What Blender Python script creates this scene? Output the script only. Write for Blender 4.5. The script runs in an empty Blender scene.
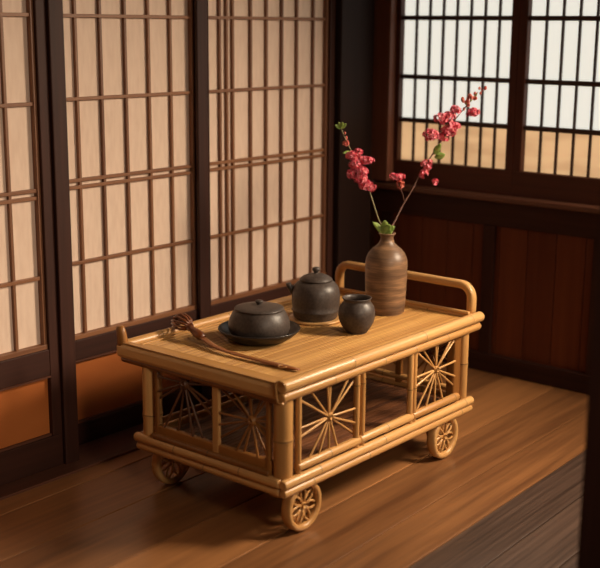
import bpy, math, random
from mathutils import Vector, Matrix
random.seed(7)
PI = math.pi
scene = bpy.context.scene
col = scene.collection

# ------------------------------------------------------------------ materials
def s2l(c):
    return tuple(((v/255)/12.92 if v/255 <= .04045 else ((v/255+.055)/1.055)**2.4) for v in c)+(1.0,)

def new_mat(name):
    m = bpy.data.materials.new(name); m.use_nodes = True
    nt = m.node_tree; b = nt.nodes['Principled BSDF']
    return m, nt, b

def ramp(nt, fac, stops):
    r = nt.nodes.new('ShaderNodeValToRGB')
    while len(r.color_ramp.elements) < len(stops): r.color_ramp.elements.new(.5)
    for e, (p, c) in zip(r.color_ramp.elements, stops):
        e.position = p; e.color = s2l(c)
    nt.links.new(fac, r.inputs[0]); return r.outputs[0]

def grain(name, dark, light, rough=.45, su=60, sv=4, island=0.35, bump=.15, spec=.5, detail=4, coat=0):
    """fibrous wood or bamboo: streaks that run along v of the UV map, each strip with its own tone"""
    m, nt, b = new_mat(name); N = nt.nodes; L = nt.links
    uv = N.new('ShaderNodeUVMap'); mp = N.new('ShaderNodeMapping'); mp.inputs['Scale'].default_value = (su, sv, 1)
    L.new(uv.outputs[0], mp.inputs[0])
    geo = N.new('ShaderNodeNewGeometry'); oi = N.new('ShaderNodeObjectInfo')
    add = N.new('ShaderNodeMath'); add.operation = 'ADD'; L.new(geo.outputs['Random Per Island'], add.inputs[0]); L.new(oi.outputs['Random'], add.inputs[1])
    mul = N.new('ShaderNodeMath'); mul.operation = 'MULTIPLY'; mul.inputs[1].default_value = 37.; L.new(add.outputs[0], mul.inputs[0])
    nz = N.new('ShaderNodeTexNoise'); nz.noise_dimensions = '4D'; nz.inputs['Scale'].default_value = 1; nz.inputs['Detail'].default_value = detail
    nz.inputs['Roughness'].default_value = .6
    L.new(mp.outputs[0], nz.inputs['Vector']); L.new(mul.outputs[0], nz.inputs['W'])
    fr = N.new('ShaderNodeMath'); fr.operation = 'FRACT'; L.new(add.outputs[0], fr.inputs[0])
    mix = N.new('ShaderNodeMix'); mix.inputs[0].default_value = island
    L.new(nz.outputs['Fac'], mix.inputs[2]); L.new(fr.outputs[0], mix.inputs[3])
    c = ramp(nt, mix.outputs[0], [(.28, dark), (.72, light)])
    # darker ring where a bamboo node is (point attribute)
    at = N.new('ShaderNodeAttribute'); at.attribute_name = 'node'
    m2 = N.new('ShaderNodeMix'); m2.data_type = 'RGBA'; L.new(at.outputs['Fac'], m2.inputs[0]); L.new(c, m2.inputs[6])
    m2.inputs[7].default_value = s2l([v*.35 for v in dark])
    L.new(m2.outputs[2], b.inputs['Base Color'])
    b.inputs['Roughness'].default_value = rough; b.inputs['Specular IOR Level'].default_value = spec
    b.inputs['Coat Weight'].default_value = coat
    if bump:
        bp = N.new('ShaderNodeBump'); bp.inputs['Strength'].default_value = bump; bp.inputs['Distance'].default_value = .001
        L.new(nz.outputs['Fac'], bp.inputs['Height']); L.new(bp.outputs[0], b.inputs['Normal'])
    return m

def mottled(name, c1, c2, rough=.5, scale=30, bump=.2, spec=.5, zscale=1., sheen=None):
    m, nt, b = new_mat(name); N = nt.nodes; L = nt.links
    tc = N.new('ShaderNodeTexCoord'); mp = N.new('ShaderNodeMapping'); mp.inputs['Scale'].default_value = (1, 1, zscale)
    L.new(tc.outputs['Object'], mp.inputs[0])
    nz = N.new('ShaderNodeTexNoise'); nz.inputs['Scale'].default_value = scale; nz.inputs['Detail'].default_value = 5
    L.new(mp.outputs[0], nz.inputs['Vector'])
    c = ramp(nt, nz.outputs['Fac'], [(.3, c1), (.7, c2)])
    L.new(c, b.inputs['Base Color']); b.inputs['Roughness'].default_value = rough; b.inputs['Specular IOR Level'].default_value = spec
    bp = N.new('ShaderNodeBump'); bp.inputs['Strength'].default_value = bump; bp.inputs['Distance'].default_value = .001
    L.new(nz.outputs['Fac'], bp.inputs['Height']); L.new(bp.outputs[0], b.inputs['Normal'])
    return m

def emit(name, c, strength, c2=None, scale=8):
    m, nt, b = new_mat(name); N = nt.nodes; L = nt.links
    b.inputs['Base Color'].default_value = s2l([v*.8 for v in c]); b.inputs['Roughness'].default_value = .8
    if c2:
        tc = N.new('ShaderNodeTexCoord'); mp = N.new('ShaderNodeMapping'); mp.inputs['Scale'].default_value = (1, 1.2, 5)
        L.new(tc.outputs['Object'], mp.inputs[0])
        nz = N.new('ShaderNodeTexNoise'); nz.inputs['Scale'].default_value = scale; nz.inputs['Detail'].default_value = 2
        L.new(mp.outputs[0], nz.inputs['Vector'])
        o = ramp(nt, nz.outputs['Fac'], [(.35, c2), (.6, c)])
        L.new(o, b.inputs['Emission Color'])
    else: b.inputs['Emission Color'].default_value = s2l(c)
    b.inputs['Emission Strength'].default_value = strength
    return m

BAMBOO = grain('bamboo', (174, 122, 66), (212, 164, 104), rough=.36, su=30, sv=3, island=.3, bump=.1)
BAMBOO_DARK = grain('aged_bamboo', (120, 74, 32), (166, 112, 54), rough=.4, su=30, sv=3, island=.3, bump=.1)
SLAT = grain('bamboo_slat', (168, 118, 60), (206, 158, 92), rough=.4, su=200, sv=5, island=.45, bump=.15)
STRIP = grain('bamboo_strip', (176, 128, 68), (206, 156, 90), rough=.4, su=80, sv=4, island=.3, bump=.1)
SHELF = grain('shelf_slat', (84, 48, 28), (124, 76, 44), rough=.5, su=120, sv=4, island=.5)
FRAME = grain('dark_frame_wood', (46, 22, 15), (68, 36, 25), rough=.6, spec=.3, su=60, sv=3, island=.2, bump=.1)
WFRAME = grain('window_frame_wood', (66, 33, 22), (92, 48, 32), rough=.55, su=60, sv=3, island=.2, bump=.1, spec=.3)
POSTW = grain('corner_post_wood', (112, 66, 48), (134, 82, 60), rough=.55, su=60, sv=3, island=.2)
FRAME_SHADED = grain('shaded_post_wood', (30, 15, 10), (42, 22, 15), rough=.65, su=60, sv=3, island=.2, bump=.1, spec=.2)  # frame wood darkened: the corner's weaker light is put into the colour
FRAME2 = grain('umber_frame_wood', (80, 46, 32), (106, 64, 46), rough=.5, su=60, sv=3, island=.2, bump=.1)
MUNTIN = grain('lattice_wood', (112, 70, 46), (146, 98, 64), rough=.5, su=80, sv=3, island=.3)
WMUNTIN = grain('window_lattice_wood', (48, 26, 18), (70, 40, 26), rough=.5, su=80, sv=3, island=.2)
PANEL = grain('orange_panel_wood', (164, 88, 40), (192, 112, 54), rough=.45, su=5, sv=1.6, island=.1, bump=.06)
WAINS = grain('wainscot_wood', (92, 44, 22), (118, 62, 32), rough=.55, spec=.3, su=40, sv=2, island=.25)
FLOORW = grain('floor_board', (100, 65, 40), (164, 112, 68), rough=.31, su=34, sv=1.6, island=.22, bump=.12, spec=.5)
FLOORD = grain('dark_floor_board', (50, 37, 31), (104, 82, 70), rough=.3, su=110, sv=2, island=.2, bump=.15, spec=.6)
CEIL = grain('ceiling_board', (70, 46, 32), (96, 64, 44), rough=.6, su=10, sv=1.5)
PLASTER = mottled('wall_plaster', (132, 102, 78), (146, 114, 88), rough=.9, scale=20, bump=.1)
GAP = mottled('seam_shadow_wood', (22, 14, 10), (30, 20, 14), rough=.8)
PAPER = mottled('shoji_paper', (226, 198, 178), (236, 210, 190), rough=.85, scale=90, bump=.12, spec=.2, zscale=.2)
POT = mottled('dark_stoneware', (60, 51, 47), (82, 71, 65), rough=.42, scale=160, bump=.25, spec=.45)
POTIN = mottled('black_glaze', (34, 30, 29), (46, 41, 39), rough=.35, scale=90, bump=.1)
WHISKH = grain('polished_brown_bamboo', (122, 68, 34), (166, 104, 56), rough=.32, su=60, sv=6, island=.2, coat=.3)
RODD = grain('dark_bamboo_rod', (70, 40, 22), (108, 66, 36), rough=.45, su=60, sv=6, island=.2)
WHISKW = grain('dark_stained_bamboo', (92, 46, 24), (138, 78, 40), rough=.3, su=60, sv=6, island=.2, coat=.3)
STEM = mottled('branch_bark', (78, 44, 38), (112, 74, 56), rough=.6, scale=200)
STEMG = mottled('green_stem', (128, 118, 84), (150, 140, 100), rough=.6, scale=200)
LEAF = mottled('leaf_green', (112, 138, 58), (160, 180, 92), rough=.5, scale=120)
PINK = grain('pink_petal', (224, 66, 94), (250, 152, 168), rough=.55, su=200, sv=60, island=.8, bump=0)
PINKD = grain('red_bud', (190, 72, 60), (226, 124, 104), rough=.5, su=200, sv=60, island=.8, bump=0)
CENTER = mottled('flower_centre', (226, 160, 130), (240, 190, 160), rough=.6)
PANE_W = emit('daylit_paper', (238, 234, 220), .95)
PANE_T = emit('tan_lit_paper', (238, 190, 138), .85, (206, 162, 116), 4)

# vase: fired brown clay with throwing bands
def vase_mat():
    m, nt, b = new_mat('banded_brown_stoneware'); N = nt.nodes; L = nt.links
    tc = N.new('ShaderNodeTexCoord'); mp = N.new('ShaderNodeMapping'); mp.inputs['Scale'].default_value = (6, 6, 60)
    L.new(tc.outputs['Object'], mp.inputs[0])
    n1 = N.new('ShaderNodeTexNoise'); n1.inputs['Scale'].default_value = 1; n1.inputs['Detail'].default_value = 6; n1.inputs['Roughness'].default_value = .65
    L.new(mp.outputs[0], n1.inputs['Vector'])
    c = ramp(nt, n1.outputs['Fac'], [(.3, (82, 60, 46)), (.5, (120, 90, 66)), (.62, (160, 122, 88)), (.75, (98, 74, 56))])
    L.new(c, b.inputs['Base Color']); b.inputs['Roughness'].default_value = .42
    bp = N.new('ShaderNodeBump'); bp.inputs['Strength'].default_value = .4; bp.inputs['Distance'].default_value = .001
    L.new(n1.outputs['Fac'], bp.inputs['Height']); L.new(bp.outputs[0], b.inputs['Normal'])
    return m
VASE = vase_mat()

# ------------------------------------------------------------------ mesh builder
class MB:
    def __init__(s): s.v = []; s.f = []; s.uv = []; s.node = []; s.sm = []; s.mi = []
    def quad(s, idx, uvs, smooth=False, mi=0): s.f.append(tuple(idx)); s.uv.append(uvs); s.sm.append(smooth); s.mi.append(mi)
    def addv(s, p, n=0.): s.v.append(tuple(p)); s.node.append(n); return len(s.v)-1
    def box(s, lo, hi, axis=0, M=None, mi=0, off=None):
        """axis = direction the grain runs"""
        lo = Vector(lo); hi = Vector(hi); b = len(s.v)
        if off is None: off = random.random()*3
        P = [Vector((x, y, z)) for x in (lo.x, hi.x) for y in (lo.y, hi.y) for z in (lo.z, hi.z)]
        for p in P: s.addv(M @ p if M else p)
        F = [(0, 1, 3, 2), (4, 6, 7, 5), (0, 4, 5, 1), (2, 3, 7, 6), (0, 2, 6, 4), (1, 5, 7, 3)]
        FA = [0, 0, 1, 1, 2, 2]
        for f, fa in zip(F, FA):
            o = [a for a in range(3) if a != fa]
            if axis in o: va = axis; ua = [a for a in o if a != axis][0]
            else: ua, va = o
            s.quad([b+i for i in f], [(P[i][ua]+off, P[i][va]+off*1.7) for i in f], mi=mi)
        return s
    def rings(s, rings, uvr=1., cap=True, smooth=True, mi=0):
        """rings: list of (list of points, v, nodeval)"""
        n = len(rings[0][0]); base = []
        for pts, v, nv in rings: base.append([s.addv(p, nv) for p in pts])
        for k in range(len(rings)-1):
            va, vb = rings[k][1], rings[k+1][1]
            for i in range(n):
                j = (i+1) % n
                ua, ub = uvr*i/n, uvr*(i+1)/n
                s.quad([base[k][i], base[k][j], base[k+1][j], base[k+1][i]], [(ua, va), (ub, va), (ub, vb), (ua, vb)], smooth, mi)
        if cap:
            for k, rev in ((0, True), (len(rings)-1, False)):
                idx = base[k][::-1] if rev else base[k]
                s.quad(idx, [(.3+.01*math.cos(2*PI*i/n), .3+.01*math.sin(2*PI*i/n)) for i in range(n)], False, mi)
        return s
    def pole(s, p0, p1, r, nodes=(), seg=16, r2=None, round_end=.25):
        p0 = Vector(p0); p1 = Vector(p1); d = p1-p0; Ln = d.length; d.normalize()
        a = Vector((0, 0, 1)) if abs(d.z) < .9 else Vector((1, 0, 0))
        x = d.cross(a).normalized(); y = d.cross(x)
        r2 = r if r2 is None else r2
        st = [(0, .80), (.18*r, .93), (.42*r, 1.0)]
        tt = [(Ln-.42*r, 1.0), (Ln-.18*r, .93), (Ln, .80)]
        mid = []
        for t in sorted(nodes):
            t = t*Ln
            mid += [(t-.010, 1.0, 0), (t-.003, 1.045, 0.05), (t-.0012, 1.07, .2), (t, .985, 1), (t+.0012, 1.06, .2), (t+.003, 1.03, 0), (t+.010, 1.0, 0)]
        prof = [(t, k, 0) for t, k in st]+mid+[(t, k, 0) for t, k in tt]
        off = random.random()*5
        R = []
        for t, k, nv in prof:
            c = p0+d*t; rr = (r+(r2-r)*t/Ln)*k
            R.append(([c+(x*math.cos(2*PI*i/seg)+y*math.sin(2*PI*i/seg))*rr for i in range(seg)], t+off, nv))
        return s.rings(R, uvr=.5)
    def tube(s, pts, rad, seg=10, flat=1., up=None):
        pts = [Vector(p) for p in pts]; n = len(pts)
        if not hasattr(rad, '__len__'): rad = [rad]*n
        R = []; L_ = 0; prev = None; off = random.random()*4
        for i, p in enumerate(pts):
            t = (pts[min(i+1, n-1)]-pts[max(i-1, 0)]).normalized()
            if up is not None: x = t.cross(Vector(up)).normalized()
            elif prev is None:
                a = Vector((0, 0, 1)) if abs(t.z) < .9 else Vector((1, 0, 0)); x = t.cross(a).normalized()
            else: x = (prev-t*prev.dot(t)).normalized()
            prev = x; y = x.cross(t)
            if i: L_ += (p-pts[i-1]).length
            R.append(([p+(x*math.cos(2*PI*k/seg)+y*math.sin(2*PI*k/seg)*flat)*rad[i] for k in range(seg)], L_+off, 0))
        return s.rings(R, uvr=.3)
    def lathe(s, prof, seg=48, c=(0, 0, 0), closed=False, axis='z', mi=0):
        """prof: list of (r, z) from the axis or rim; r=0 ends become poles"""
        c = Vector(c); idx = []
        for r, z in prof:
            if r < 1e-6: idx.append([s.addv(s._ax(c, 0, 0, z, axis))])
            else: idx.append([s.addv(s._ax(c, r*math.cos(2*PI*i/seg), r*math.sin(2*PI*i/seg), z, axis)) for i in range(seg)])
        K = len(prof); rng = range(K if closed else K-1); v = 0
        for k in rng:
            A, B = idx[k], idx[(k+1) % K]
            dv = math.hypot(prof[k][0]-prof[(k+1) % K][0], prof[k][1]-prof[(k+1) % K][1])
            for i in range(seg):
                j = (i+1) % seg; ua, ub = i/seg*.4, (i+1)/seg*.4
                if len(A) == 1 and len(B) == 1: continue
                if len(A) == 1: s.quad([A[0], B[j], B[i]][::-1], [(ua, v), (ub, v+dv), (ua, v+dv)], True, mi)
                elif len(B) == 1: s.quad([A[i], A[j], B[0]], [(ua, v), (ub, v), (ua, v+dv)], True, mi)
                else: s.quad([A[i], A[j], B[j], B[i]], [(ua, v), (ub, v), (ub, v+dv), (ua, v+dv)], True, mi)
            v += dv
        return s
    @staticmethod
    def _ax(c, a, b, z, axis):
        if axis == 'z': return c+Vector((a, b, z))
        if axis == 'y': return c+Vector((a, z, b))
        return c+Vector((z, a, b))
    def build(s, name, mats, parent=None, bevel=0, loc=None, sub=0):
        me = bpy.data.meshes.new(name); me.from_pydata(s.v, [], s.f); me.update()
        uvl = me.uv_layers.new(name='UVMap'); k = 0
        flat = []
        for u in s.uv:
            for q in u: flat += [q[0], q[1]]
        uvl.data.foreach_set('uv', flat)
        at = me.attributes.new('node', 'FLOAT', 'POINT'); at.data.foreach_set('value', s.node)
        me.polygons.foreach_set('use_smooth', s.sm)
        if not isinstance(mats, (list, tuple)): mats = [mats]
        for m in mats: me.materials.append(m)
        me.polygons.foreach_set('material_index', s.mi)
        me.validate()
        o = bpy.data.objects.new(name, me); col.objects.link(o)
        if parent: o.parent = parent
        if loc: o.location = loc
        if bevel:
            b = o.modifiers.new('bevel', 'BEVEL'); b.width = bevel; b.segments = 2; b.limit_method = 'ANGLE'; b.angle_limit = .7
        if sub:
            b = o.modifiers.new('sub', 'SUBSURF'); b.levels = sub; b.render_levels = sub
        return o

def tag(o, label=None, cat=None, group=None, kind=None):
    if label: o['label'] = label
    if cat: o['category'] = cat
    if group: o['group'] = group
    if kind: o['kind'] = kind
    return o
def struct(o, label=None, cat=None):
    o['kind'] = 'structure'
    if label: o['label'] = label
    if cat: o['category'] = cat
    return o
def empty(name, loc, rz=0):
    o = bpy.data.objects.new(name, None); col.objects.link(o); o.location = loc; o.rotation_euler = (0, 0, rz); o.empty_display_size = .05
    return o

# ------------------------------------------------------------------ room shell
WX, WY = 1.42, .80            # inner faces: window wall x, shoji wall y
X0, Y0, ZC = -2.9, -2.4, 2.3
# floor: boards run along x (a touch skewed to the wall), plus a sill strip by the shoji
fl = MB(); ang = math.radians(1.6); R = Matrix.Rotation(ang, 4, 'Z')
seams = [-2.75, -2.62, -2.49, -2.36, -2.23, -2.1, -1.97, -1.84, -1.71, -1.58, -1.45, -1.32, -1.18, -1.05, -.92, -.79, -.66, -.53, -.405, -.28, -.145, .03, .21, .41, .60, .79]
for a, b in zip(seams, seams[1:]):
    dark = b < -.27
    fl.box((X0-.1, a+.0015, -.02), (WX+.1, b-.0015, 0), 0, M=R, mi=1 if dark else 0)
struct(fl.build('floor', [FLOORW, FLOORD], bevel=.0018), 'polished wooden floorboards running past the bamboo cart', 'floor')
g = MB().box((X0-.15, Y0-.15, -.06), (WX+.15, WY+.15, -.021)); struct(g.build('floor', GAP), 'dark underfloor seen in the board seams', 'floor')

th = MB().box((X0, .668, -.001), (WX, WY, .004), 0); th.box((X0, .662, -.001), (WX, .668, .006), 0)
struct(th.build('trim_1', FRAME2, bevel=.001), 'wooden sill track on the floor along the shoji doors', 'trim')

w = MB().box((X0-.1, .90, 0), (WX+.1, 1.0, ZC)); struct(w.build('wall_left', PLASTER), 'wall behind the sliding shoji doors', 'wall')
w = MB().box((X0, WY-.07, 1.86), (WX, .90, ZC), 0); struct(w.build('trim_2', FRAME2, bevel=.003), 'beam over the shoji doors', 'trim')
w = MB().box((X0-.1, Y0-.1, ZC), (WX+.2, 1.0, ZC+.08), 0); struct(w.build('ceiling', CEIL), 'dark boarded ceiling', 'ceiling')
w = MB().box((X0-.1, Y0-.1, 0), (X0, 1.0, ZC)); struct(w.build('wall_rear', PLASTER), 'plaster wall behind the camera', 'wall')
w = MB().box((X0, Y0-.1, 0), (WX+.1, Y0, ZC)); struct(w.build('wall_front', PLASTER), 'plaster wall opposite the shoji doors', 'wall')

# shoji doors -----------------------------------------------------------------
HZ = [.307, .50, .700, .718, .927, 1.135, 1.34, 1.548, 1.566, 1.78]
def shoji(n, xa, xb, y, verts, lowz, sl, sr, label, bottom=.088, mid=(.249, .305)):
    """xa, xb outer edges; verts muntin centres; y = front face of the frame"""
    f = MB(); T = 1.86
    f.box((xa, y, bottom-.0), (xa+sl, y+.03, T), 2); f.box((xb-sr, y, bottom-.0), (xb, y+.03, T), 2)
    f.box((xa, y, .004), (xb, y+.032, bottom), 0)
    f.box((xa+sl, y+.001, mid[0]), (xb-sr, y+.03, mid[1]), 0); f.box((xa+sl, y+.001, T-.05), (xb-sr, y+.03, T), 0)
    d = struct(f.build('door_%d' % n, FRAME if n != 2 else FRAME, bevel=.002), label, 'shoji door')
    l = MB(); yb = y+.010
    x1, x2 = xa+sl, xb-sr
    for x in verts: l.box((x-.004, yb+.0045, mid[1]), (x+.004, yb+.014, T-.05), 2)
    for z in HZ[1:]:
        l.box((x1, yb+.003, z-.0045), (x2, yb+.0125, z+.0045), 0)
    l.box((x1, yb-.004, mid[1]), (x2, yb+.014, mid[1]+.012), 0)
    l.box((x1, yb-.001, mid[1]), (x1+.009, yb+.014, T-.05), 2); l.box((x2-.009, yb-.001, mid[1]), (x2, yb+.014, T-.05), 2)
    l.build('lattice', MUNTIN, d, bevel=.0008)
    p = MB().box((x1, yb+.0145, mid[1]), (x2, yb+.0155, T-.05), 2); p.build('paper', PAPER, d)
    q = MB().box((x1, y+.014, bottom), (x2, y+.022, mid[0]), 0); q.build('lower_panel', PANEL, d)
    e = MB().box((x1, y+.006, bottom), (x2, y+.014, bottom+.006), 0); e.box((x1, y-.001, mid[0]-.004), (x2, y+.002, mid[0]), 0)
    e.build('panel_moulding', FRAME2, d)
    return d
shoji(1, -1.00, -.026, .725, [-.142-.0755*k for k in range(0, 11)], .3, .045, .030,
      'leftmost sliding shoji door with orange wooden lower panel, in front of the others', .088, (.249, .318))
shoji(2, .0, .60, .80, [.137, .219, .304, .388, .470], .3, .055, .046,
      'sliding shoji door behind the left end of the cart', .062, (.24, .295))
shoji(3, .60, 1.19, .80, [.668, .697, .723, .802, .873, .945, 1.017, 1.098], .3, .005, .026,
      'sliding shoji door behind the teapot with closely doubled lattice bars', .062, (.24, .295))
shoji(4, -2.0, -1.0, .80, [-1.94+.08*k for k in range(0, 11)], .3, .045, .045, 'shoji door beyond the left edge of the view')
# dark posts
def post(n, lo, hi, label, mat=FRAME, bev=.003):
    return struct(MB().box(lo, hi, 2).build('trim_%d' % n, mat, bevel=bev), label, 'post')
post(3, (-.0255, .715, 0), (.019, .83, ZC), 'brown wooden post between the leftmost shoji door and the next')
post(4, (.546, .787, .004), (.584, .7995, 1.86), 'dark stile standing between the two right shoji doors')
post(5, (1.19, .775, 0), (1.368, .90, ZC), 'broad wooden post in the corner of the room, corner shade put into its colour', FRAME_SHADED)
post(6, (-.190, -.90, 0), (-.06, -.780, ZC), 'dark blurred wooden post at the right edge of the view', FRAME)

# window wall -----------------------------------------------------------------
post(7, (1.385, .722, .60), (1.47, .80, ZC), 'lighter brown corner post beside the lattice window', POSTW)
# wainscot below the windows
w = MB()
yy = .80
while yy > Y0:
    w.box((WX+.006, yy-.0992, 0), (WX+.03, yy-.0008, .52), 2); yy -= .1
struct(w.build('wall_right', WAINS, bevel=.002), 'dark reddish board wall below the windows', 'wall')
w = MB().box((WX+.03, Y0, 0), (WX+.12, .9, .60)); w.box((WX+.03, Y0, 1.7), (WX+.12, .9, ZC)); w.box((WX, Y0, 1.7), (WX+.03, .9, ZC))
struct(w.build('wall_right', PLASTER), 'wall around the windows', 'wall')
w = MB()
w.box((WX-.012, Y0, .0), (WX+.02, .80, .062), 1); struct(w.build('baseboard_right', FRAME, bevel=.003), 'dark baseboard below the window wall', 'baseboard')
w = MB().box((WX-.010, Y0, .49), (WX+.02, .80, .585), 1)
for y in (.80-.06, .335, -.05, -.45, -.85, -1.25, -1.65, -2.05): w.box((WX-.006, y-.022, .06), (WX+.02, y+.022, .49), 2)
struct(w.build('trim_8', FRAME, bevel=.003), 'dark frame over the board wall', 'trim')
w = MB().box((WX-.045, Y0, .574), (WX+.03, .80, .592), 1)
struct(w.build('trim_9', FRAME2, bevel=.004), 'shiny narrow wooden sill under the windows', 'sill')
def window(n, ya, yb, label, k=8):
    """ya > yb ; clear opening between; frame bars around"""
    f = MB(); T = 1.7
    f.box((WX, yb-.028, .592), (WX+.035, ya+.028, .672), 1); f.box((WX, yb-.028, T-.06), (WX+.035, ya+.028, T), 1)
    f.box((WX, ya, .672), (WX+.035, ya+.028, T-.06), 2); f.box((WX, yb-.028, .672), (WX+.035, yb, T-.06), 2)
    d = struct(f.build('window_%d' % n, WFRAME, bevel=.002), label, 'window')
    l = MB(); st = (ya-yb)/k
    for i in range(1, k): l.box((WX+.014, ya-i*st-.0035, .672), (WX+.024, ya-i*st+.0035, T-.06), 2)
    for z in (.808, .951, 1.142, 1.34, 1.50): l.box((WX+.008, yb, z-.0075), (WX+.024, ya, z+.0075), 1)
    l.build('lattice', WMUNTIN, d, bevel=.0008)
    MB().box((WX+.0245, yb, .808), (WX+.028, ya, T-.06), 2).build('paper_pane', PANE_W, d)
    MB().box((WX+.0245, yb, .672), (WX+.028, ya, .808), 2).build('tan_pane', PANE_T, d)
    return d
window(1, .706, .292, 'left lattice window with white upper panes and tan lower panes')
window(2, .236, -.206, 'right lattice window cut by the edge of the view')
window(3, -.262, -.676, 'lattice window further along the same wall')
window(4, -.732, -1.146, 'lattice window near the middle of the wall')
window(5, -1.202, -1.588, 'lattice window near the end of the wall')
w = MB().box((WX, Y0, .592), (WX+.035, -1.616, 1.7), 2); struct(w.build('wall_right', WAINS), 'boarded end of the window wall', 'wall')
w = MB().box((WX, .734, .592), (WX+.035, .80, 1.7), 2); struct(w.build('wall_right', WFRAME), 'narrow corner end of the window wall', 'wall')

# ------------------------------------------------------------------ bamboo cart
cart = empty('bamboo_cart', (0, 0, 0))
tag(cart, 'low honey-coloured bamboo tea cart with star-pattern sides and four spoked wheels', 'cart')
def P(name, p0, p1, r, nodes=(), mat=BAMBOO, parent=cart, **k): return MB().pole(p0, p1, r, nodes, **k).build(name, mat, parent)
Lt, Wt, Lb, Wb = .814, .518, .776, .464
# top rails: two stacked poles each side
P('top_rail', (-.012, 0, .360), (Lt-.002, 0, .360), .0140, (.30, .66, .93), seg=24)
P('lower_top_rail', (-.010, .002, .335), (Lt-.010, .002, .335), .0115, (.22, .46, .62, .80), seg=20)
MB().box((-.013, .011, .3265), (.013, Wt+.010, .3635), 1).build('end_rail', BAMBOO, cart, bevel=.010)
MB().box((-.009, .012, .3635), (.010, Wt+.006, .3665), 1).build('end_rail_lip', BAMBOO, cart, bevel=.0014)
P('lower_top_rail', (.003, .012, .322), (.003, Wt+.000, .322), .0080, (.2, .52, .85), BAMBOO_DARK, seg=20)
P('top_rail', (.0, Wt-.006, .356), (Lt, Wt-.006, .356), .0130, (.15, .45, .8), seg=20)
P('lower_top_rail', (.02, Wt-.012, .332), (Lt-.02, Wt-.012, .332), .0110, (.3, .6), seg=20)
P('top_rail', (Lt-.006, .012, .352), (Lt-.006, Wt-.01, .352), .0110, (.3, .6), seg=20)
P('lower_top_rail', (Lt-.022, .014, .330), (Lt-.022, Wt-.016, .330), .0110, (.5,), seg=20)
# curled end plate joining the two poles at the near corner
e = MB().tube([(-.0135, -.0135, .366), (-.0150, -.0100, .373), (-.0150, .0, .3755), (-.0150, .010, .371), (-.0150, .0125, .360), (-.0150, .010, .348), (-.0150, .0095, .336), (-.0150, .006, .326), (-.0150, -.002, .3235), (-.0150, -.009, .327)], .0028, seg=8)
e.build('end_curl', BAMBOO, cart)
# tabletop of thin slats
t = MB(); y = .020; n = 0
while y < Wt-.030:
    wd = .0064; t.box((.058, y, .3445), (Lt-.020, y+wd, .3520), 0); y += wd+.0024
t.build('tabletop', SLAT, cart, bevel=.0008)
b = MB().box((.030, .015, .338), (Lt-.014, Wt-.018, 0.3445), 1); b.build('tabletop_backing', RODD, cart)
b = MB().box((.012, .014, .3445), (.040, Wt-.016, .3555), 1); b.build('border_strip', STRIP, cart, bevel=.001)
b = MB().box((.0405, .014, .3445), (.0575, Wt-.016, .3535), 1); b.build('border_strip', SLAT, cart, bevel=.001)
b = MB().box((.040, Wt-.030, .3445), (Lt-.014, Wt-.014, .3560), 0); b.build('border_strip', STRIP, cart, bevel=.001)
b = MB().box((.040, .012, .3445), (Lt-.014, .0195, .3550), 0); b.build('border_strip', STRIP, cart, bevel=.001)
# corner stub of the low gallery at the far left corner
MB().tube([(.001, Wt-.004, .350), (.0, Wt-.003, .370), (-.001, Wt-.001, .388), (-.002, Wt+.002, .400), (-.002, Wt+.003, .404)], [.0150, .0140, .0130, .0115, .0070], seg=16, flat=.85).build('corner_stub', BAMBOO_DARK, cart)
# bottom rails
P('bottom_rail', (-.006, 0, .1335), (Lb+.004, 0, .1335), .0115, (.16, .48, .95), seg=20)
P('lower_bottom_rail', (-.004, .001, .1125), (Lb+.002, .001, .1125), .0100, (.13, .40, .93), seg=20)
P('bottom_rail', (.0, .010, .1335), (.0, Wb+.010, .1335), .0115, (.25, .7), seg=20)
P('lower_bottom_rail', (.002, .012, .1125), (.002, Wb+.004, .1125), .0100, (.5,), seg=20)
P('bottom_rail', (.0, Wb, .1335), (Lb, Wb, .1335), .0110, (.25, .7), seg=20)
P('lower_bottom_rail', (.0, Wb-.002, .1125), (Lb, Wb-.002, .1125), .0100, (.4, .8), seg=20)
P('bottom_rail', (Lb-.012, .010, .1335), (Lb-.012, Wb-.010, .1335), .0110, (.3, .6), seg=20)
P('lower_bottom_rail', (Lb-.014, .012, .1125), (Lb-.014, Wb-.012, .1125), .0100, (.3, .6), seg=20)
# legs (corner posts)
ZB, ZT = .140, .326
P('leg', (.021, .021, .105), (.021, .021, ZT+.004), .0215, (.55,), seg=24)
P('leg', (.021, .436, .105), (.021, .436, ZT+.004), .0235, (.40,), seg=24)
P('leg', (.748, .012, .118), (.748, .012, ZT+.004), .0140, (.58,), seg=20)
P('leg', (.748, .448, .118), (.748, .448, ZT+.004), .0140, (.5,), seg=20)
# slim uprights of the side frames
for x in (.0525,): P('side_upright', (x, .004, ZB), (x, .004, ZT), .0072)
for x in (.266, .288): P('side_upright', (x, .004, ZB), (x, .004, ZT), .0078, (.1, .85))
for x in (.489, .505): P('side_upright', (x, .004, ZB), (x, .004, ZT), .0078, (.5,))
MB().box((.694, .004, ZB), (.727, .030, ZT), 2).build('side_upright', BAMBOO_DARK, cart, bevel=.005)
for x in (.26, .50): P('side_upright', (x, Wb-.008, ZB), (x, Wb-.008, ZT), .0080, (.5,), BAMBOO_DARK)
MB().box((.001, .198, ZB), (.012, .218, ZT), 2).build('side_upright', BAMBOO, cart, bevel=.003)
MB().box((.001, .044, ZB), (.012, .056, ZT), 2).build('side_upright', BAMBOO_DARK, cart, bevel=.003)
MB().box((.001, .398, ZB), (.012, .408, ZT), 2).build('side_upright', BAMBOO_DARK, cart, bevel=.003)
MB().box((Lb-.020, .215, ZB), (Lb-.008, .235, ZT), 2).build('side_upright', BAMBOO_DARK, cart, bevel=.003)
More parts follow.
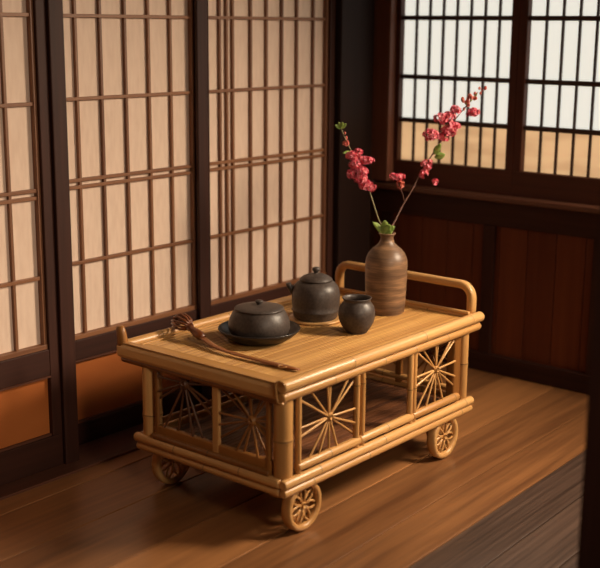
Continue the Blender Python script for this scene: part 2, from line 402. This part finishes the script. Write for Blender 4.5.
# inner bottom poles and flat aprons
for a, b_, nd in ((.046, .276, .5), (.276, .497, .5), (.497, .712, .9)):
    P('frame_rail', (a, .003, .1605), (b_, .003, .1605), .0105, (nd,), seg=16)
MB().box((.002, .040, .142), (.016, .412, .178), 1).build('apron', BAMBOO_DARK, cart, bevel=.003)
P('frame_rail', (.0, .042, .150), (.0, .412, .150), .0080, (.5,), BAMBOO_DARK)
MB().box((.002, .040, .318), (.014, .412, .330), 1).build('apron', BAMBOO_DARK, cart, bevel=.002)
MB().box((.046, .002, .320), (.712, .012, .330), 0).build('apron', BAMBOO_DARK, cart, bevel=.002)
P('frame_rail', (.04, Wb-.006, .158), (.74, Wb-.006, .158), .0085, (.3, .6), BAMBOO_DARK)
P('frame_rail', (Lb-.014, .03, .158), (Lb-.014, .44, .158), .0085, (.3, .6), BAMBOO)
# lower shelf of slats
sh = MB(); x = .020; y = .014
while y < Wb-.016: sh.box((.014, y, .126), (Lb-.022, y+.0125, .1335), 0); y += .0140
sh.build('shelf', SHELF, cart, bevel=.0008)
for x in (.10, .38, .66): MB().box((x, .012, .116), (x+.02, Wb-.012, .1258), 1).build('shelf_batten', BAMBOO_DARK, cart)
# star panels: rods fanning from a hub to the frame
def star(org, ax, c, lo, hi, n, mat, hubr=.0115, jit=.06):
    """org: point; ax 'x' (panel along x at y) or 'y'; c hub centre (u,z); lo/hi opening corners (u,z)"""
    def pt(u, z, d=0): return Vector((u, org+d, z)) if ax == 'x' else Vector((org+d, u, z))
    hub = MB(); 
    hub.lathe([(0, -.008), (.006, -.0075), (hubr*.8, -.005), (hubr, 0), (hubr*.8, .005), (0, .007)], 20, (0, 0, 0), axis='y' if ax == 'x' else 'x')
    h = hub.build('star_panel', mat, cart, loc=pt(*c))
    for k in range(n):
        a = 2*PI*(k+.25)/n+random.uniform(-jit, jit)+(.09 if k % 2 else -.09)
        ca, sa = math.cos(a), math.sin(a)
        ts = []
        if ca > 1e-4: ts.append((hi[0]-c[0])/ca)
        if ca < -1e-4: ts.append((lo[0]-c[0])/ca)
        if sa > 1e-4: ts.append((hi[1]-c[1])/sa)
        if sa < -1e-4: ts.append((lo[1]-c[1])/sa)
        T = min(ts)
        d1 = .0030*(1 if k % 2 else -1)
        r = MB().pole(pt(ca*.006, sa*.006, d1*.3), pt(ca*T, sa*T, d1), 0.0026, (), seg=8, r2=.0030)
        # local to hub
        r.v = [tuple(Vector(v)-(pt(0, 0)-(pt(0, 0)))-Vector((0, org, 0) if ax == 'x' else (org, 0, 0))) for v in r.v]
        r.build('rod', mat, h)
star(.006, 'x', (.165, .247), (.058, .166), (.260, .324), 15, BAMBOO)
star(.006, 'x', (.607, .257), (.512, .166), (.696, .324), 15, BAMBOO)
star(.008, 'y', (.311, .300), (.216, .176), (.402, .321), 17, RODD, .016)
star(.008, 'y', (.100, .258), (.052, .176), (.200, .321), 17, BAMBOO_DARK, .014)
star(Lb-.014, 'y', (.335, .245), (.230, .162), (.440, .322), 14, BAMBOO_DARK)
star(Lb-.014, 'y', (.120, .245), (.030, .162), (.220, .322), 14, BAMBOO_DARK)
# wheels
def wheel(x, y):
    r = .0595; z = .0598; wy = .013
    w = MB().lathe([(r-.003, -wy), (r, -wy*.6), (r, wy*.6), (r-.003, wy), (r-.012, wy), (r-.0155, wy*.6), (r-.0155, -wy*.6), (r-.012, -wy)], 48, (0, 0, 0), closed=True, axis='y')
    o = w.build('wheel', BAMBOO, cart, loc=(x, y, z))
    MB().lathe([(0, -.011), (.006, -.0105), (.0085, -.007), (.0085, .007), (.006, .0105), (0, .011)], 20, axis='y').build('wheel_hub', BAMBOO, o)
    for k in range(7):
        a = 2*PI*k/7+.2; R_ = r-.015
        m = Matrix.Rotation(a, 3, 'Y')
        pts = [m @ Vector(q) for q in ((.006, -.003, -.0015), (.018, -.004, -.0078), (.032, -.004, -.0088), (R_, -.003, -.0030))]
        pt2 = [m @ Vector(q) for q in ((.006, -.003, .0015), (.018, -.004, .0078), (.032, -.004, .0088), (R_, -.003, .0030))]
        MB().tube(pts, .0030, seg=8).tube(pt2, .0030, seg=8).build('spoke', BAMBOO, o)
    P('axle_bracket', (x, y+.016, .060), (x, y+.050, .060), .0065, (), BAMBOO_DARK)
    MB().box((x-.012, y+.026, .052), (x+.012, y+.044, .126), 2).build('axle_bracket', BAMBOO_DARK, cart, bevel=.003)
for x, y in ((.0757, .012), (.662, .012), (.0757, .430), (.662, .430)): wheel(x, y)
MB().box((.020, .030, .086), (.044, .062, .106), 0).build('foot_block', BAMBOO_DARK, cart, bevel=.004)
# handle hoop at the far end: square-section arch with rounded corners
hx = Lt+.014; ya, yb, zt = .040, .490, .434; rc = .034
pts = [(hx, ya, .352), (hx, ya, .375), (hx, ya, zt-rc)]
for k in range(1, 7): a = PI/2*k/6; pts.append((hx, ya+rc-rc*math.cos(a), zt-rc+rc*math.sin(a)))
for k in range(1, 8): pts.append((hx, ya+rc+(yb-ya-2*rc)*k/8, zt))
for k in range(0, 7): a = PI/2*k/6; pts.append((hx, yb-rc+rc*math.sin(a), zt-rc+rc*math.cos(a)))
pts += [(hx, yb, .375), (hx, yb, .352)]
hm = MB(); Rn = []; L_ = 0
for i, p in enumerate(pts):
    p = Vector(p); t_ = (Vector(pts[min(i+1, len(pts)-1)])-Vector(pts[max(i-1, 0)])).normalized()
    xx = Vector((1, 0, 0)); yy_ = t_.cross(xx)
    if i: L_ += (p-Vector(pts[i-1])).length
    ring = []
    for k in range(20):
        a = 2*PI*k/20; c_, s_ = math.cos(a), math.sin(a)
        q = (abs(c_)**3+abs(s_)**3)**(-1/3.)
        ring.append(p+(xx*c_*q*.0130+yy_*s_*q*.0112))
    Rn.append((ring, L_, 0))
hm.rings(Rn, uvr=.3); hm.build('handle', BAMBOO, cart)
P('gallery_rail', (Lt-.012, .030, .364), (Lt-.012, .495, .364), .0060, (), BAMBOO)

# ------------------------------------------------------------------ tableware
TZ = .3526
def place(name, loc, label, cat): o = empty(name, loc); tag(o, label, cat); return o

# plate
pl = MB().lathe([(0, .004), (.050, .004), (.055, .006), (.072, .011), (.092, .023), (.0985, .0305), (.1010, .0335), (.1025, .0320), (.1000, .0270), (.082, .0115), (.064, .003), (.060, 0), (.055, 0), (.053, .0025), (0, .0025)][::-1], 64)
plate = tag(pl.build('shallow_plate', POTIN, loc=(.263, .306, TZ)), 'wide shallow dark plate under the low lidded pot', 'plate')
# low lidded pot
pot = place('lidded_bowl', (.263, .306, TZ+.0045), 'low round charcoal bowl with a flat lid, sitting on the dark plate', 'bowl')
MB().lathe([(0, 0), (.046, 0), (.050, .002), (.064, .009), (.0735, .018), (.0768, .028), (.0765, .040), (.0730, .053), (.0675, .065), (.0620, .0735), (.0590, .0750), (.0560, .0740), (.0580, .070), (.068, .050), (.068, .030), (.050, .008), (0, .006)], 64).build('body', POT, pot)
MB().lathe([(0, .0670), (.055, .0670), (.0555, .0745), (.0605, .0750), (.0620, .0768), (.0605, .0790), (.050, .0822), (.034, .0850), (.016, .0865), (0, .0870)], 64).build('lid', POT, pot)
MB().lathe([(0, .085), (.0065, .0855), (.0062, .089), (.0092, .0915), (.0105, .0940), (.0095, .0965), (.005, .0980), (0, .0983)], 24).build('knob', POT, pot)
# teapot + coaster
coaster = tag(MB().lathe([(0, 0), (.068, 0), (.071, .0015), (.0718, .004), (.070, .0064), (.063, .0055), (.0, .0050)], 56).build('round_coaster', BAMBOO, loc=(.515, .329, TZ)), 'round pale bamboo coaster under the tall teapot', 'coaster')
tp = place('teapot', (.515, .329, TZ+.0055), 'tall charcoal teapot with a domed lid on a bamboo coaster', 'teapot')
MB().lathe([(0, 0), (.054, 0), (.0575, .003), (.0600, .012), (.0618, .020), (.0645, .0230), (.0615, .0262), (.0638, .040), (.0640, .060), (.0625, .075), (.0580, .0870), (.0500, .0960), (.0430, .1000), (.0405, .1010), (.0400, .0980), (.050, .085), (.058, .070), (.058, .010), (0, .006)], 64).build('body', POT, tp)
MB().lathe([(0, .0930), (.038, .0930), (.0385, .1000), (.0425, .1010), (.0440, .1030), (.0430, .1055), (.035, .1120), (.022, .1175), (.010, .1195), (0, .1200)], 56).build('lid', POT, tp)
MB().lathe([(0, .118), (.0060, .1190), (.0055, .1225), (.0085, .1255), (.0108, .1300), (.0095, .1345), (.005, .1370), (0, .1375)], 24).build('knob', POT, tp)
# spout points screen-left (world -x,+y)
u = Vector((-.636, .77, 0)).normalized()
sp = MB(); q = [u*.052+Vector((0, 0, .066)), u*.062+Vector((0, 0, .074)), u*.070+Vector((0, 0, .084)), u*.0735+Vector((0, 0, .094))]
sp.tube(q, [.012, .0095, .0075, .0068], seg=16); sp.build('spout', POT, tp)
# cup
cup = MB().lathe([(0, 0), (.026, 0), (.028, .002), (.036, .014), (.0435, .028), (.0470, .044), (.0470, .054), (.0440, .067), (.0375, .077), (.0345, .0815), (.0350, .0860), (.0378, .0905), (.0365, .0915), (.0345, .0895), (.0315, .0820), (.0345, .0760), (.0415, .0660), (.0440, .054), (.0440, .044), (.036, .020), (.024, .006), (0, .005)], 56)
tag(cup.build('tea_cup', POT, loc=(.484, .170, TZ)), 'small round handleless charcoal cup in front of the vase', 'cup')
# vase
vz = MB().lathe([(0, 0), (.049, 0), (.0520, .003), (.0535, .020), (.0555, .060), (.0570, .100), (.0575, .135), (.0555, .150), (.0500, .163), (.0400, .175), (.0290, .184), (.0215, .192), (.0180, .200), (.0175, .207), (.0195, .213), (.0235, .2175), (.0225, .2195), (.0185, .2180), (.0150, .208), (.0150, .200), (.018, .192), (.045, .160), (.052, .130), (.048, .010), (0, .008)], 64)
VX, VY = .706, .238
tag(vz.build('vase', VASE, loc=(VX, VY, TZ)), 'brown banded stoneware bottle vase at the far end of the cart', 'vase')

# wooden whisk-scoop lying along the near short edge
ws = empty('tea_whisk', (.120, .25, TZ)); tag(ws, 'long curved dark bamboo whisk lying along the near end of the cart', 'whisk')
def loc_(p): return Vector(p)-Vector((.120, .25, TZ))
hp = [(.122, .060, .3575), (.121, .085, .3570), (.120, .108, .3572), (.117, .157, .3580), (.115, .219, .3590), (.115, .273, .3605), (.122, .325, .3630), (.134, .363, .3670), (.141, .388, .3720)]
MB().tube([loc_(p) for p in hp], [.0045, .0095, .0105, .0090, .0076, .0076, .0084, .0090, .0085], seg=12, flat=.42, up=(0, 0, 1)).build('handle', WHISKH, ws)
MB().tube([loc_(p) for p in ((.140, .378, .370), (.143, .392, .373), (.146, .410, .377), (.150, .426, .381), (.153, .438, .384))], [.0070, .0120, .0105, .0085, .0100], seg=14).build('collar', WHISKW, ws)
for k in range(11):
    a = 2*PI*k/11; ca, sa = math.cos(a), math.sin(a)
    ax0 = Vector((.153, .436, .384)); d = Vector((.10, .55, .10)).normalized(); s1 = d.cross(Vector((0, 0, 1))).normalized(); s2 = s1.cross(d)
    pp = []
    for t_, rr in ((0, .007), (.018, .020), (.040, .025), (.060, .019), (.070, .006)):
        drop = -.010*(t_/.06)**2
        pp.append(loc_(ax0+d*t_+(s1*ca+s2*sa)*rr*.85+Vector((0, 0, drop+.004))))
    MB().tube(pp, [.0030, .0028, .0026, .0024, .0020], seg=6).build('tine', WHISKW, ws)
ring = [loc_((.108+.008*math.cos(a), .098+.010*math.sin(a), .3585+.003*abs(math.sin(a)))) for a in [2*PI*k/16 for k in range(17)]]
MB().tube(ring, .0012, seg=6).build('cord_loop', BAMBOO, ws)

# ------------------------------------------------------------------ flowering branches
def orient(d):
    d = Vector(d).normalized(); return d.to_track_quat('Z', 'Y').to_matrix()
def floret(mb, c, d, s):
    M3 = orient(d) @ Matrix.Rotation(random.random()*6, 3, 'Z'); c = Vector(c)
    for k in range(5):
        a = 2*PI*k/5; Rz = Matrix.Rotation(a, 3, 'Z')
        q = [(.15, 0, 0), (.55, .42, .18), (.98, .30, .45), (1.05, 0, .50), (.98, -.30, .45), (.55, -.42, .18), (.62, 0, .08)]
        idx = [mb.addv(c+M3 @ (Rz @ Vector(v))*s) for v in q]
        r_ = random.random()
        for t_ in ((0, 6, 1), (1, 6, 2), (2, 6, 3), (3, 6, 4), (4, 6, 5), (5, 6, 0)):
            mb.quad([idx[i] for i in t_][::-1], [(q[i][0]*.01+r_, q[i][1]*.01) for i in t_][::-1], True, 0)
    # centre bead
    b = [mb.addv(c+M3 @ Vector(v)*s*.30) for v in ((1, 0, .3), (0, 1, .3), (-1, 0, .3), (0, -1, .3), (0, 0, 1.3))]
    for t_ in ((0, 1, 4), (1, 2, 4), (2, 3, 4), (3, 0, 4)): mb.quad([b[i] for i in t_], [(0, 0)]*3, True, 1)
def cluster(parent, c, R3, n, s=.0050, mats=(PINK, CENTER)):
    mb = MB(); o = Vector(parent.location); n = int(n*2.2)
    for _ in range(n):
        d = Vector((random.gauss(0, 1), random.gauss(0, 1), random.gauss(.15, 1))).normalized()
        k = random.uniform(.55, 1.0)
        p = Vector((d.x*R3[0], d.y*R3[0], d.z*R3[1]))*k
        floret(mb, Vector(c)-o+p, d, s*random.uniform(.8, 1.25))
    return mb.build('blossom_cluster', list(mats), parent)
def bead(mb, c, r, sq=1.3):
    prof = [(0, -sq), (.6, -.8*sq), (.95, -.2*sq), (.9, .4*sq), (.5, .9*sq), (0, sq*1.1)]
    mb.lathe([(a*r, b*r) for a, b in prof], 8, c)
def leaf(parent, base, d, ln, wd, mat=LEAF, name='leaf'):
    o = Vector(parent.location); d = Vector(d).normalized(); sx_ = d.cross(Vector((.75, .62, -.22))).normalized(); M3 = Matrix((sx_, d.cross(sx_), d)).transposed(); mb = MB(); c = Vector(base)-o
    n = 6; rows = []
    for i in range(n+1):
        t_ = i/n; w_ = wd*math.sin(PI*min(1, t_*.93+.04))**.8; bend = .25*ln*t_*t_
        rows.append([mb.addv(c+M3 @ Vector((sx*w_, bend-abs(sx)*w_*-.3, t_*ln))) for sx in (-1, 0, 1)])
    for i in range(n):
        for k in range(2): mb.quad([rows[i][k], rows[i][k+1], rows[i+1][k+1], rows[i+1][k]], [(0, 0)]*4, True)
    ob = mb.build(name, mat, parent)
    so = ob.modifiers.new('thick', 'SOLIDIFY'); so.thickness = .0006
    return ob
def smooth_path(pts, m=5):
    pts = [Vector(p) for p in pts]; out = []
    for i in range(len(pts)-1):
        p0, p1, p2, p3 = pts[max(i-1, 0)], pts[i], pts[i+1], pts[min(i+2, len(pts)-1)]
        for k in range(m):
            t_ = k/m
            out.append(.5*((2*p1)+(p2-p0)*t_+(2*p0-5*p1+4*p2-p3)*t_*t_+(3*p1-p0-3*p2+p3)*t_**3))
    return out+[pts[-1]]
def branch(name, pts, r0, r1, mat, label):
    org = Vector(pts[0]); sp_ = smooth_path(pts); n = len(sp_)
    mb = MB().tube([p-org for p in sp_], [(r0+(r1-r0)*i/(n-1))*(1+.12*math.sin(i*1.9)) for i in range(n)], seg=8)
    o = mb.build(name, mat, loc=org); return tag(o, label, 'branch', None)
mz = TZ+.2195
L = branch('flowering_branch', [(VX-.004, VY+.002, TZ+.10), (VX-.006, VY+.006, mz), (.720, .276, .600), (.737, .312, .650), (.730, .330, .704), (.720, .351, .750), (.709, .371, .790), (.705, .385, .817), (.702, .397, .843)], .0021, .0012, STEMG,
           'short left flowering twig with a mass of coral pink blossom, standing in the vase')
for c, R3, n in (((.727, .330, .690), (.017, .013), 34), ((.741, .318, .684), (.012, .011), 18), ((.726, .345, .708), (.020, .013), 40), ((.709, .362, .720), (.015, .013), 30),
                 ((.722, .338, .727), (.018, .012), 34), ((.714, .352, .746), (.020, .014), 40), ((.738, .335, .757), (.022, .009), 34), ((.712, .364, .770), (.020, .011), 36), ((.722, .352, .780), (.012, .007), 14)):
    cluster(L, c, R3, n)
bm = MB()
for _ in range(9):
    c = Vector((.706, .385, .815))+Vector((random.uniform(-.010, .010), random.uniform(-.010, .010), random.uniform(-.018, .014))); q_ = MB(); bead(q_, c-L.location, random.uniform(.003, .0045)); q_.build('bud', PINKD, L)
for d in ((-.5, .6, .5), (.1, -.2, 1), (.5, -.5, .7), (-.2, .3, .9)): leaf(L, (.702, .397, .841), d, .020, .0050)
leaf(L, (.712, .368, .780), (-.6, .7, -.2), .024, .005)
for d, ln, wd in (((-.3, .5, .65), .044, .008), ((-.55, .65, .85), .050, .0055), ((.2, -.3, .8), .032, .011), ((.55, -.5, .6), .034, .010), ((.0, .0, 1), .040, .012), ((.3, -.4, .15), .022, .008)):
    leaf(L, (VX-.006, VY+.005, mz-.004), d, ln, wd)

Rb = branch('flowering_branch', [(VX+.006, VY+.002, TZ+.10), (VX+.008, VY+.004, mz), (.765, .260, .585), (.812, .262, .632), (.843, .254, .672), (.872, .245, .720), (.899, .228, .767), (.926, .212, .813), (.960, .196, .862), (.993, .179, .902), (1.018, .161, .938)], .0026, .0013, STEM,
            'long right flowering branch leaning out past the window, sparse coral pink blossom along it')
for c, R3, n in (((.952, .211, .873), (.017, .010), 24), ((.962, .196, .890), (.012, .009), 16), ((.930, .224, .868), (.018, .010), 26), ((.945, .212, .852), (.015, .010), 20),
                 ((.902, .236, .822), (.021, .014), 38), ((.947, .206, .832), (.020, .012), 36), ((.933, .214, .815), (.016, .009), 20), ((.970, .201, .845), (.017, .007), 18),
                 ((1.003, .165, .882), (.017, .010), 26), ((.882, .232, .741), (.015, .012), 16), ((.872, .235, .715), (.010, .012), 10), ((.900, .215, .693), (.007, .006), 7)):
    cluster(Rb, c, (R3[0]*1.15, R3[1]*1.15), n, .0053)
bm = MB()
for _ in range(20):
    t_ = random.random(); c = Vector((.985, .182, .90)).lerp(Vector((1.028, .152, .955)), t_)+Vector((random.uniform(-.012, .012), random.uniform(-.012, .012), random.uniform(-.010, .010)))
    q_ = MB(); bead(q_, c-Rb.location, random.uniform(.0035, .0055)); q_.build('bud', PINKD, Rb)
for _ in range(10):
    t_ = random.random(); c = Vector((.872, .240, .70)).lerp(Vector((.90, .230, .78)), t_)+Vector((random.uniform(-.012, .012), random.uniform(-.012, .012), random.uniform(-.008, .008)))
    q_ = MB(); bead(q_, c-Rb.location, random.uniform(.0022, .0038)); q_.build('bud', PINKD, Rb)
leaf(Rb, (.905, .224, .760), (.6, -.6, .2), .030, .010); leaf(Rb, (.902, .226, .768), (.35, -.4, .8), .036, .009); leaf(Rb, (.906, .222, .770), (.8, -.7, -.1), .022, .006)
for t_ in (.2, .5, .8): leaf(Rb, Vector((.985, .182, .89)).lerp(Vector((1.015, .162, .932)), t_), (-.3+t_*.8, .4-t_, .8), .013, .003)
# forked side twig with its own small blossom
fork = [Vector(p)-Rb.location for p in ((.819, .261, .640), (.817, .266, .660), (.808, .269, .680), (.803, .274, .702))]
MB().tube(fork, [.0016, .0014, .0012, .001], seg=7).build('side_twig', STEM, Rb)
cluster(Rb, (.800, .275, .712), (.022, .007), 30, .005); cluster(Rb, (.808, .269, .690), (.009, .011), 12, .0045, (PINKD, CENTER))

# ------------------------------------------------------------------ camera
cam = bpy.data.cameras.new('camera'); co = bpy.data.objects.new('camera', cam); col.objects.link(co)
yaw, pitch, roll, fpx = .689023559, .222640799, .00814826988, 1146.7937
F = Vector((math.cos(yaw)*math.cos(pitch), math.sin(yaw)*math.cos(pitch), -math.sin(pitch)))
r_ = F.cross(Vector((0, 0, 1))).normalized(); u_ = r_.cross(F)
r2 = r_*math.cos(roll)+u_*math.sin(roll); u2 = -r_*math.sin(roll)+u_*math.cos(roll)
M = Matrix((r2, u2, -F)).transposed().to_4x4(); M.translation = Vector((-1.79409918, -1.51839404, 1.11798724))
co.matrix_world = M
cam.sensor_fit = 'HORIZONTAL'; cam.sensor_width = 36; cam.lens = fpx*36/600
cam.dof.use_dof = True; cam.dof.focus_distance = 2.90; cam.dof.aperture_fstop = 2.6
cam.clip_start = .02
scene.camera = co

# ------------------------------------------------------------------ light
def area(name, loc, target, sx, sy, power, color, spread=PI):
    l = bpy.data.lights.new(name, 'AREA'); l.shape = 'RECTANGLE'; l.size = sx; l.size_y = sy; l.energy = power; l.color = color; l.spread = spread
    o = bpy.data.objects.new(name, l); col.objects.link(o); o.location = loc
    o.rotation_euler = (Vector(target)-Vector(loc)).to_track_quat('-Z', 'Y').to_euler(); return o
# low warm daylight falling in through the windows further along the wall
area('window_daylight', (WX-.05, -1.0, 1.42), (.45, .05, .25), .7, .45, 27, (1.0, .80, .58), math.radians(95))
# added soft fill lamp inside the closed front wall, brightens the shoji side
area('room_fill', (-.55, Y0+.1, 1.45), (.05, .8, .25), .8, .6, 4, (1.0, .82, .62), math.radians(60))
wd = bpy.data.worlds.new('world'); scene.world = wd; wd.use_nodes = True
wd.node_tree.nodes['Background'].inputs[0].default_value = (.9, .8, .7, 1); wd.node_tree.nodes['Background'].inputs[1].default_value = .3
vs = scene.view_settings; vs.view_transform = 'Standard'; vs.look = 'None'; vs.exposure = 0; vs.gamma = 1; vs.use_curve_mapping = False
scene.cycles.use_denoising = True
scene.cycles.max_bounces = 8; scene.cycles.sample_clamp_indirect = 4
